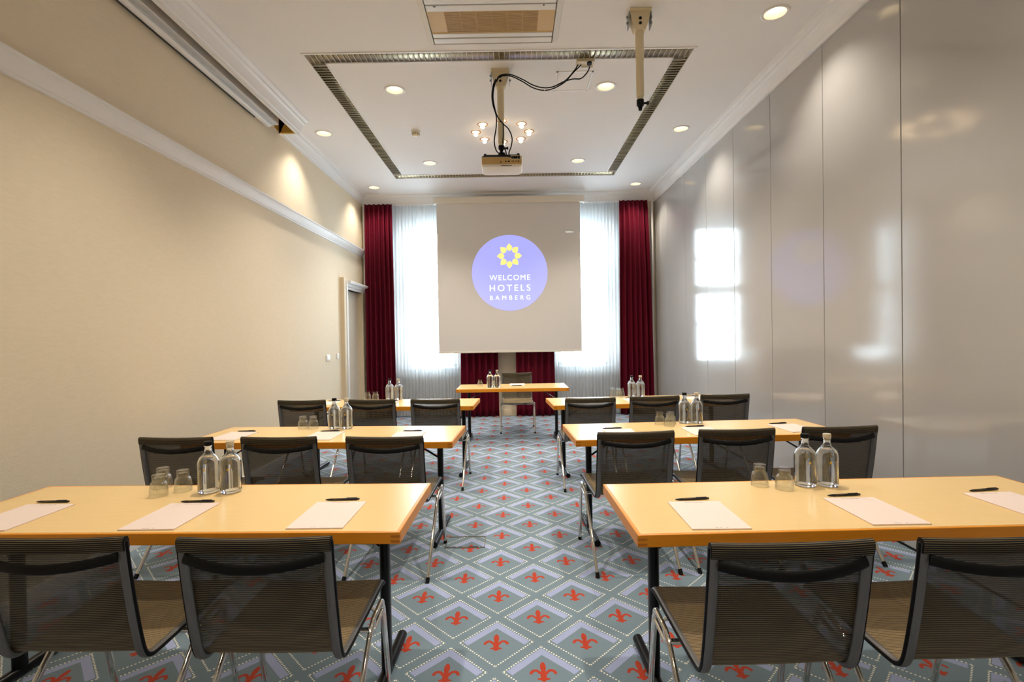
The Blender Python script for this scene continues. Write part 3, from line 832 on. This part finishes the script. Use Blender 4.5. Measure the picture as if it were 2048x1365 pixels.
# ------------------------------------------------------------------ chairs
def make_chair():
    t = thing('mesh_chair', '', 'chair', (0, 0, 0), 0, 'black mesh conference chairs')
    hw = .214
    prof = smooth_path([(-.078, .835), (-.066, .745), (-.046, .62), (-.024, .51), (-.008, .458), (.014, .437), (.05, .433), (.15, .436), (.30, .443), (.42, .450), (.462, .449), (.475, .438)], 5)
    prof = [(q.x, q.y) for q in prof]
    # cumulative length
    s = [0.]
    for a, b in zip(prof[:-1], prof[1:]): s.append(s[-1] + math.hypot(b[0]-a[0], b[1]-a[1]))
    def net(i0, i1, name, off, sag, mat):
        rows_, uv_ = [], []
        K = 12
        for i in range(i0, i1+1):
            a = prof[max(i-1, 0)]; b = prof[min(i+1, len(prof)-1)]
            tx, tz = b[0]-a[0], b[1]-a[1]; l = math.hypot(tx, tz); nx, nz = -tz/l, tx/l   # towards the sitter is (-?) chosen below
            f = math.sin(PI*(i-i0)/(i1-i0))
            rw, uw = [], []
            for k in range(K+1):
                u = -hw + 2*hw*k/K; g = sag*f*(1-(u/hw)**2)
                rw.append((u, prof[i][0] + nx*(off-g), prof[i][1] + nz*(off-g))); uw.append((u, s[i]))
            rows_.append(rw); uv_.append(uw)
        return MB().grid(rows_, uv_).build(name, mat, t, smooth=180, fix=False)
    ic = 22
    net(0, ic, 'backrest', .010, .010, 'net')
    net(ic, len(prof)-1, 'seat', .010, .012, 'net_seat')
    for sd in (-1, 1):
        pts = [(sd*(hw+.002), p[0], p[1]) for p in prof]
        MB().tube(pts, .010, 14, r2=.016, up=(1, 0, 0)).build('side_rail', 'rail_alu', t, smooth=60)
        # black cord where the net wraps the rail
        pts = [(sd*(hw+.0165), p[0], p[1]) for p in prof]
        m = MB().tube(pts, .0065, 8, r2=.0035)
        m.build('edge_cord', 'net_dense' if False else 'black_plastic', t, smooth=60)
    # top band, net folded over the top tube
    m = MB(); K = 14; W = hw+.014
    sec = []
    d = Vector((prof[3][0]-prof[0][0], prof[3][1]-prof[0][1])).normalized(); nn = Vector((-d.y, d.x))
    base = Vector(prof[0])
    loop = []
    for (al, ac) in ((.028, -.0125), (.014, -.0135), (.0, -.0135), (-.010, -.010), (-.015, 0), (-.010, .010), (.0, .0135), (.014, .0135), (.028, .0125)):
        loop.append((base + d*al + nn*ac))
    rows_, uv_ = [], []; sl = 0
    for i, p in enumerate(loop):
        if i: sl += (loop[i]-loop[i-1]).length
        rw, uw = [], []
        for k in range(K+1):
            u = -W + 2*W*k/K
            dip = -.006*(1-(u/W)**2)
            rw.append((u, p.x, p.y + dip)); uw.append((u, sl))
        rows_.append(rw); uv_.append(uw)
    tbm = MB().grid(rows_, uv_)
    nl = len(loop)
    for e, k in ((0, 0), (1, K)):
        tbm.add([rows_[i][k] for i in range(nl)], [tuple(range(nl))], [(0, .003)]*nl)
    tbm.build('top_band', 'net_dense', t, smooth=60, fix=False)
    MB().tube([(-hw, base.x+d.x*.01, base.y+d.y*.01), (hw, base.x+d.x*.01, base.y+d.y*.01)], .010, 12).build('top_tube', 'black_metal', t)
    # bowed lumbar bar behind the net
    pts = []
    a = base + d*.046
    for k in range(15):
        u = -1+2*k/14; pts.append((u*(hw-.006), a.x - .012 - .038*(1-u*u), a.y - .001 - .020*(1-u*u)))
    MB().tube(pts, .004, 10, r2=.0145, up=(0, .3, 1)).build('lumbar_bar', 'black_plastic', t, smooth=60)
    # bowed bar under the seat
    pts = []
    for k in range(13):
        u = -1+2*k/12; pts.append((u*(hw-.004), .36, .440 - .038*(1-u*u)))
    MB().tube(pts, .004, 8, r2=.014, up=(0, 1, 0)).build('seat_bow', 'black_plastic', t, smooth=60)
    MB().tube([(-.246, .215, .398), (.246, .215, .398)], .010, 12).build('cross_tube', 'chrome', t)
    for sd in (-1, 1):
        x = sd*.248
        rear = smooth_path([(x, -.100, .018), (x, .05, .20), (x, .185, .358), (x, .225, .396), (x, .255, .412)], 4)
        front = smooth_path([(x, .455, .018), (x, .418, .20), (x, .384, .365), (x, .372, .398), (x, .345, .420)], 4)
        o = MB().tube(rear, .0135, 12, r2=.0100, up=(1, 0, 0)).build('leg', 'chrome', t, smooth=60)
        MB().tube([(x, -.116, .0), (x, -.098, .022)], .0155, 12, r2=.0118, up=(1, 0, 0)).build('foot_cap', 'black_plastic', o)
        o = MB().tube(front, .0135, 12, r2=.0100, up=(1, 0, 0)).build('leg', 'chrome', t, smooth=60)
        MB().tube([(x, .459, .0), (x, .455, .022)], .0155, 12, r2=.0118, up=(1, 0, 0)).build('foot_cap', 'black_plastic', o)
        # stadium loop joining the two legs, fixed to the rail
        lp = []
        A, B = Vector((0, .255, .396)), Vector((0, .352, .408))
        ax_ = (B-A).normalized(); up_ = Vector((1, 0, 0)).cross(ax_); rad = .020
        for k in range(9): th = -PI/2 + PI*k/8; lp.append(B + ax_*(rad*math.cos(th)) + up_*(rad*math.sin(th)))
        for k in range(9): th = PI/2 + PI*k/8; lp.append(A + ax_*(rad*math.cos(th)) + up_*(rad*math.sin(th)))
        lp.append(lp[0])
        lp = [(x, p.y, p.z) for p in lp]
        MB().tube(lp, .0095, 10, up=(1, 0, 0), cap=False).tube([(sd*.21, .30, .442), (x, .30, .418)], .007, 8).build('leg_bracket', 'chrome', t, smooth=60)
    return t
chair = make_chair()
KC = 1.0248
CH = [(-1.358, 1.484, -1, 'at the left edge of the photo, nearest left table'), (-.752, 1.463, -1, 'nearest to the camera, at the aisle end of the nearest left table'),
      (.744, 1.374, 1.5, 'nearest to the camera, at the aisle end of the nearest right table'), (1.32, 1.385, 1, 'at the right edge of the photo, nearest right table'),
      (-1.990, 3.00, -3.5, 'second row left, the one beside the beige wall'), (-1.369, 2.965, -3, 'second row left, middle one behind two bottles'), (-.744, 2.926, -3, 'second row left, at the aisle'),
      (.705, 2.955, 3, 'second row right, at the aisle'), (1.303, 2.985, 2, 'second row right, middle one'), (1.924, 3.016, 2, 'second row right, beside the grey partition'),
      (-1.954, 4.71, -3, 'third row left, the one beside the beige wall'), (-1.31, 4.69, -3, 'third row left, middle one'), (-.713, 4.643, -2.5, 'third row left, at the aisle'),
      (.684, 4.545, 2, 'third row right, at the aisle'), (1.271, 4.60, 2.5, 'third row right, middle one'), (1.924, 4.65, 2.5, 'third row right, beside the grey partition')]
for i, (x, y, a, lab) in enumerate(CH):
    a = r(a); ty = -.08
    place(chair, i > 0, 'black mesh chair, ' + lab, (x*KC + ty*math.sin(a), y*KC - ty*math.cos(a), 0), a)
place(chair, True, 'lone black mesh chair facing the room behind the short table', (.058, 7.86, 0), PI)

# ------------------------------------------------------------------ bottles, tumblers
def make_bottle(cap):
    t = thing('water_bottle', '', 'bottle', (0, 0, 0), 0, 'glass water bottles on the tables')
    R = .0450
    outer = [(0, .002), (R-.010, .0), (R-.003, .004), (R, .012), (R, .135), (R-.003, .150), (R-.011, .165), (R-.022, .176), (.0165, .186), (.0145, .194), (.0145, .210), (.0165, .212), (.0165, .216)]
    inner = [(.0115, .216), (.0115, .192), (.016, .182), (R-.026, .172), (R-.014, .161), (R-.006, .147), (R-.0032, .134), (R-.0032, .020), (R-.007, .013), (0, .012)]
    MB().lathe(outer+inner, 40).build('body', 'glass', t, smooth=50)
    wt = [(0, .0132), (R-.0075, .0142), (R-.0037, .021), (R-.0037, .134), (R-.0068, .147), (R-.0145, .160), (R-.020, .1645), (0, .1645)]
    MB().lathe(wt, 40).build('water', 'water', t, smooth=50)
    if cap == 'black': MB().lathe([(0, .214), (.0115, .214), (.0115, .2165), (.0175, .2165), (.0180, .220), (.0180, .231), (.0165, .234), (0, .234)], 28).build('cap', 'black_plastic', t)
    else: MB().lathe([(0, .205), (.0110, .205), (.0112, .2165), (.0165, .2170), (.0168, .231), (.0150, .234), (0, .234)], 28).build('stopper', 'clear_cap', t)
    em = MB(); n = 12
    rg = []
    for k in range(n+1):
        th = 2*PI*k/n
        rg.append([((R+.0006)*math.sin(rr_*math.cos(th)/R), -(R+.0006)*math.cos(rr_*math.cos(th)/R), .112+rr_*math.sin(th)) for rr_ in (.0022, .0052)])
    em.grid(rg).build('emblem', 'yellow', t, smooth=0)
    pr = MB()
    for k in range(6):
        z0 = .050+.008*k; pr.grid([[((R+.0006)*math.sin(u/R), -(R+.0006)*math.cos(u/R), z) for u in (-.0014, .0014)] for z in (z0, z0+.0065)])
    pr.build('printed_line', 'blue_print', t, smooth=0)
    return t
bk, bc = make_bottle('black'), make_bottle('clear')
BT = [('nearest left table', (-1.407, 2.345), (-1.304, 2.342), -25), ('nearest right table', (1.309, 2.302), (1.406, 2.298), 15),
      ('second row left table', (-1.384, 3.945), (-1.288, 3.938), -15), ('second row right table', (1.316, 3.94), (1.407, 3.935), 12),
      ('third row left table', (-1.378, 5.70), (-1.277, 5.69), -10), ('third row right table', (1.298, 5.61), (1.391, 5.60), 10),
      ('short table under the screen', (-.31, 6.87), (-.216, 6.86), 0)]
for i, (lab, p, q, a) in enumerate(BT):
    # emblem faces the photographer's side, turned a little towards the aisle
    place(bk, i > 0, 'glass water bottle with a black cap on the ' + lab, (p[0], p[1], .7303), math.atan2(p[0], p[1])*-1 + r(-22 if p[0] < 0 else 25))
    place(bc, i > 0, 'glass water bottle with a pale stopper on the ' + lab, (q[0], q[1], .7303), math.atan2(q[0], q[1])*-1 + r(-14 if q[0] < 0 else 18))
def make_tumbler():
    o_ = [(.0375, 0), (.0382, .002), (.0368, .030), (.0345, .050), (.0315, .060), (.0262, .064), (.0255, .070), (.0262, .092), (.0250, .0965), (0, .0965)]
    i_ = [(0, .084), (.0215, .084), (.0230, .080), (.0230, .064), (.0245, .0605), (.0295, .0565), (.0325, .048), (.0348, .030), (.0362, .002)]
    o = MB().lathe(o_+i_, 36, close=True).build('drinking_glass', 'thin_glass', smooth=50)
    return tag(o, '', 'glass', 'upturned drinking glasses')
tg = make_tumbler()
GL = [(-1.607, 2.300, 'front left one of three on the nearest left table'), (-1.672, 2.425, 'rear one of three on the nearest left table'), (-1.545, 2.375, 'right one of three, nearest the bottles, on the nearest left table'),
      (1.110, 2.315, 'left one of two on the nearest right table'), (1.190, 2.255, 'right one of two, beside the bottles, on the nearest right table'),
      (-1.635, 3.96, 'left one of two on the second row left table'), (-1.553, 3.955, 'right one of two on the second row left table'),
      (1.110, 3.89, 'left one of three on the second row right table'), (1.160, 3.815, 'front middle one of three on the second row right table'), (1.196, 3.895, 'right one of three on the second row right table'),
      (-1.624, 5.69, 'left one of two on the third row left table'), (-1.535, 5.685, 'right one of two on the third row left table'),
      (1.098, 5.64, 'left one of three on the third row right table'), (1.147, 5.560, 'middle one of three on the third row right table'), (1.190, 5.645, 'right one of three on the third row right table'),
      (-.456, 7.03, 'single one left of the bottles on the short table')]
for i, (x, y, lab) in enumerate(GL): place(tg, i > 0, 'upturned drinking glass, ' + lab, (x, y, .7303), i*.7)

# ------------------------------------------------------------------ notepads, pens
def make_pad():
    t = thing('notepad', '', 'notepad', (0, 0, 0), 0, 'white notepads on the tables')
    MB().box(-.105, .105, -.1485, .1485, 0, .0045, .0006).build('sheets', 'paper', t)
    m = MB()
    for k, (x, w_) in enumerate(((-.038, .018), (-.017, .010), (-.004, .020), (.019, .016))): m.box(x, x+w_, .133, .1355, .0046, .0048)
    for x, w_ in ((-.02, .012), (-.004, .008), (.02, .006)): m.box(x, x+w_, -.139, -.137, .0046, .0048)
    m.build('printed_line', 'print', t, smooth=0)
    return t
def make_pen():
    t = thing('pen', '', 'pen', (0, 0, 0), 0, 'dark ballpoint pens')
    rad = [(-.072, .0012), (-.066, .0030), (-.052, .0046), (-.01, .0050), (.040, .0052), (.062, .0052), (.064, .0040), (.072, .0036), (.073, .002)]
    MB().tube([(x, 0, .0052) for x, _ in rad], [q for _, q in rad], 14).build('barrel', 'pen', t, smooth=50)
    MB().box(.018, .062, -.0018, .0018, .0100, .0118, .0006).build('clip', 'pen', t)
    m = MB()
    for k in range(5): m.box(-.038+.008*k, -.032+.008*k, -.0042, -.0034, .0072, .0084)
    m.build('printed_line', 'gold', t, smooth=0)
    return t
pad, pen = make_pad(), make_pen()
ZT = .7302
PADS = [(-2.0, 2.045, -1.5, 'at the left edge of the photo, nearest left table'), (-1.365, 2.028, -.5, 'in the middle of the nearest left table'), (-.737, 2.015, -.5, 'at the aisle end of the nearest left table'),
        (.73, 1.948, -.5, 'at the aisle end of the nearest right table'), (1.378, 1.965, 0, 'in the middle of the nearest right table'), (1.992, 2.005, 2, 'at the right edge of the photo, nearest right table'),
        (-2.03, 3.69, -3, 'by the wall, second row left table'), (-1.362, 3.645, -1, 'in the middle of the second row left table'), (-.753, 3.60, -1, 'at the aisle end of the second row left table'),
        (.749, 3.575, 1, 'at the aisle end of the second row right table'), (1.325, 3.60, 1, 'in the middle of the second row right table'), (2.0, 3.66, 5, 'by the partition, second row right table'),
        (-1.99, 5.47, -2, 'by the wall on the third row left table'), (-1.345, 5.40, -1, 'in the middle of the third row left table'),
        (1.27, 5.32, 2, 'in the middle of the third row right table'), (1.93, 5.39, 3, 'by the partition on the third row right table')]
for i, (x, y, a, lab) in enumerate(PADS): place(pad, i > 0, 'white notepad ' + lab, (x, y, ZT), r(a))
place(pad, True, 'white notepad on the short table in front of the lone chair', (.055, 7.19, ZT), PI)
PENS = [((-2.096, 2.225), (-1.94, 2.224)), ((-1.443, 2.196), (-1.292, 2.196)), ((-.816, 2.190), (-.669, 2.196)), ((.66, 2.120), (.813, 2.132)), ((1.303, 2.140), (1.46, 2.152)), ((1.923, 2.172), (2.087, 2.198)),
        ((-2.105, 3.872), (-1.946, 3.862)), ((-1.447, 3.815), (-1.304, 3.818)), ((-.823, 3.774), (-.676, 3.77)), ((.647, 3.742), (.792, 3.75)), ((1.256, 3.766), (1.414, 3.783)), ((1.898, 3.826), (2.062, 3.85)),
        ((-2.05, 5.647), (-1.91, 5.64)), ((-1.40, 5.565), (-1.26, 5.562)), ((1.20, 5.485), (1.34, 5.492)), ((1.855, 5.558), (1.995, 5.572))]
for i, ((a, b), P4) in enumerate(zip(PENS, PADS)):
    place(pen, i > 0, 'dark ballpoint pen above the notepad ' + P4[3], ((a[0]+b[0])/2, (a[1]+b[1])/2, ZT), math.atan2(b[1]-a[1], b[0]-a[0]))
place(pen, True, 'dark ballpoint pen beside the notepad on the short table', (.045, 7.025, ZT), r(2))
